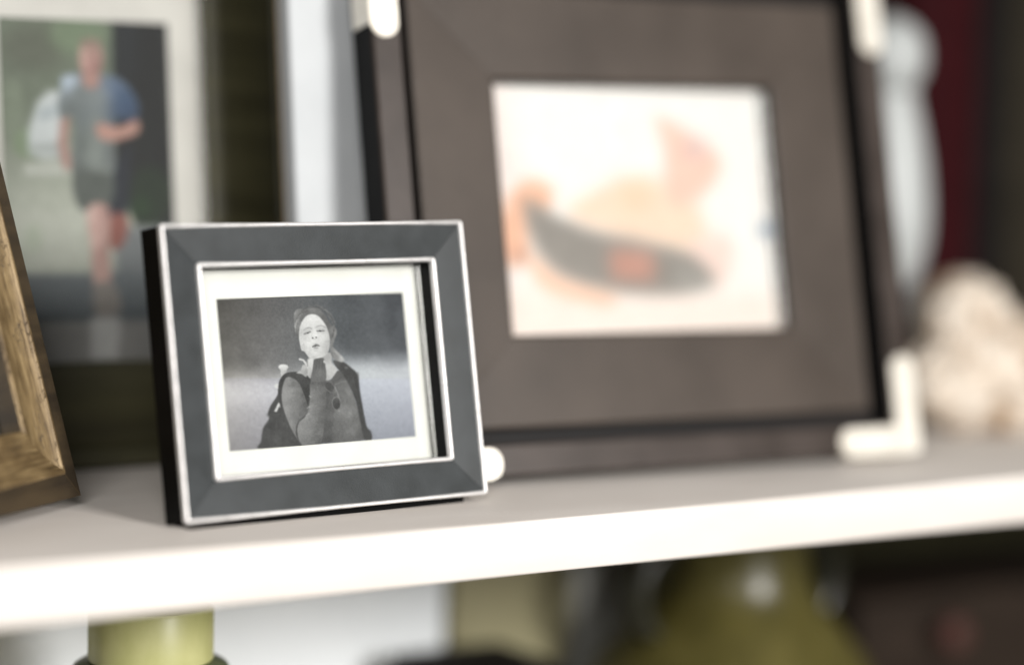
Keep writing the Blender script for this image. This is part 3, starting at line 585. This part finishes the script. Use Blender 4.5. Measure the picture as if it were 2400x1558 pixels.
# ------------------------------------------------------------------ the shelf below
Z = -.32
M['box_blue'] = add_noise(principled('pale_blue_grey_card', (.60, .64, .67), .75), (.78, .81, .83), (.83, .86, .88), (18, 18, 18), 5, .2, 800)
M['box_olive'] = add_noise(principled('olive_beige_card', (.36, .33, .18), .75), (.24, .215, .12), (.29, .265, .155), (18, 18, 18), 5, .2, 800)
M['box_grey'] = add_noise(principled('warm_grey_card', (.32, .32, .30), .75), (.30, .30, .28), (.35, .35, .33), (18, 18, 18), 5, .2, 800)
M['box_brown'] = add_noise(principled('dark_brown_card', (.035, .024, .016), .8, spec=.15), (.014, .009, .006), (.024, .016, .011), (18, 18, 90), 6, .3, 600)
M['box_black'] = add_noise(principled('black_tin', (.008, .007, .006), .7, spec=.1), (.006, .005, .005), (.012, .010, .009), (30, 30, 30), 4)
def carton(name, x0, x1, y0, y1, h, m, label, cat, lid=.05):
    f = empty(name, ((x0 + x1) / 2, (y0 + y1) / 2, Z), (0, 0, 0), label, cat); a, b = (x1 - x0) / 2, (y1 - y0) / 2
    from_bm('body', box_bm(-a + .002, a - .002, -b + .002, b - .002, 0, h - .002, .001), M[m], f, 40)
    if lid: from_bm('lid', box_bm(-a, a, -b, b, h - lid, h, .0015), M[m], f, 40)
    return f
carton('storage_box', -.16, .262, .262, .318, .292, 'box_blue', 'pale blue grey storage box on the lower shelf behind the green jar', 'storage box', .17)
carton('storage_box', .268, .345, .265, .318, .288, 'box_olive', 'narrow olive beige storage box on the lower shelf', 'storage box', .15)
carton('storage_box', .350, .405, .268, .318, .285, 'box_grey', 'warm grey storage box on the lower shelf behind the olive jug', 'storage box', .16)
carton('tin', .215, .282, .175, .240, .208, 'box_black', 'black tin on the lower shelf before the pale storage box', 'tin', .03)
f = carton('chest', .500, .760, .20, .318, .215, 'box_brown', 'dark brown wooden chest with copper knob on the lower shelf', 'chest', .05)
M['copper'] = principled('copper_knob', (.06, .018, .012), .6, metal=.1)
k = lathe_bm([(.004, 0), (.004, .006), (.009, .009), (.010, .013), (.008, .017), (.002, .019)], 28)
ko = from_bm('knob', k, M['copper'], f, 40); ko.rotation_euler = (R_(90), 0, 0); ko.location = (.563 - .63, -.059, -.1265 - Z)

def glaze_mat(name, c0, c1, rough=.15):
    m = principled(name, c0, rough); return add_noise(m, c0, c1, (50, 50, 30), 5, .08, 200)
M['lime'] = glaze_mat('yellow_green_glaze', (.37, .37, .14), (.46, .45, .21), .4); M['limed'] = glaze_mat('dark_green_glaze', (.05, .075, .025), (.08, .10, .04))
f = empty('lidded_jar', (.0255, .122, Z), (0, 0, 0), 'yellow green jar with a tall cylindrical lid on the lower shelf', 'jar')
from_bm('body', lathe_bm(smooth_prof([(.030, 0), (.040, .01), (.048, .06), (.049, .13), (.044, .19), (.034, .225), (.0305, .236)], 5)), M['lime'], f, 50)
from_bm('collar', lathe_bm(smooth_prof([(.0305, .2362), (.0345, .239), (.0350, .243), (.0330, .2475), (.0285, .2495)], 4)), M['limed'], f, 50)
from_bm('lid', lathe_bm([(.0262, .2496), (.0270, .2505), (.0270, .2715), (.0262, .2735), (.0240, .2745), (.002, .2750)]), M['lime'], f, 40)
M['jug'] = glaze_mat('olive_green_glaze', (.056, .048, .011), (.090, .077, .020), .34); M['jugd'] = glaze_mat('dark_handle_glaze', (.014, .014, .008), (.025, .024, .014), .3)
f = empty('two_handled_jug', (.402, .19, Z), (0, 0, 0), 'olive green jug with two dark handles on the lower shelf', 'jug')
from_bm('body', lathe_bm(smooth_prof([(.042, 0), (.060, .01), (.082, .07), (.086, .13), (.078, .185), (.058, .215), (.043, .235), (.039, .255), (.040, .272), (.043, .278), (.0405, .279), (.036, .270), (.034, .255), (.010, .250)], 5)), M['jug'], f, 60)
for s in (-1, 1):
    bm = bmesh.new(); rings = []
    for i in range(15):
        t = i / 14; a = math.pi * (t - .5); cx = s * (.042 + .024 * math.cos(a)); cz = .236 + .026 * math.sin(a); tx = Vector((-s * math.sin(a), 0, math.cos(a))).normalized(); nx = Vector((tx.z, 0, -tx.x))
        rings.append([bm.verts.new(Vector((cx, 0, cz)) + nx * .0065 * math.cos(q) + Vector((0, 1, 0)) * .009 * math.sin(q)) for q in [2 * math.pi * j / 12 for j in range(12)]])
    for a_, b_ in zip(rings, rings[1:]):
        for j in range(12): bm.faces.new((a_[j], a_[(j + 1) % 12], b_[(j + 1) % 12], b_[j]))
    bm.faces.new(rings[0]); bm.faces.new(rings[-1][::-1]); from_bm('handle', bm, M['jugd'], f, 60)
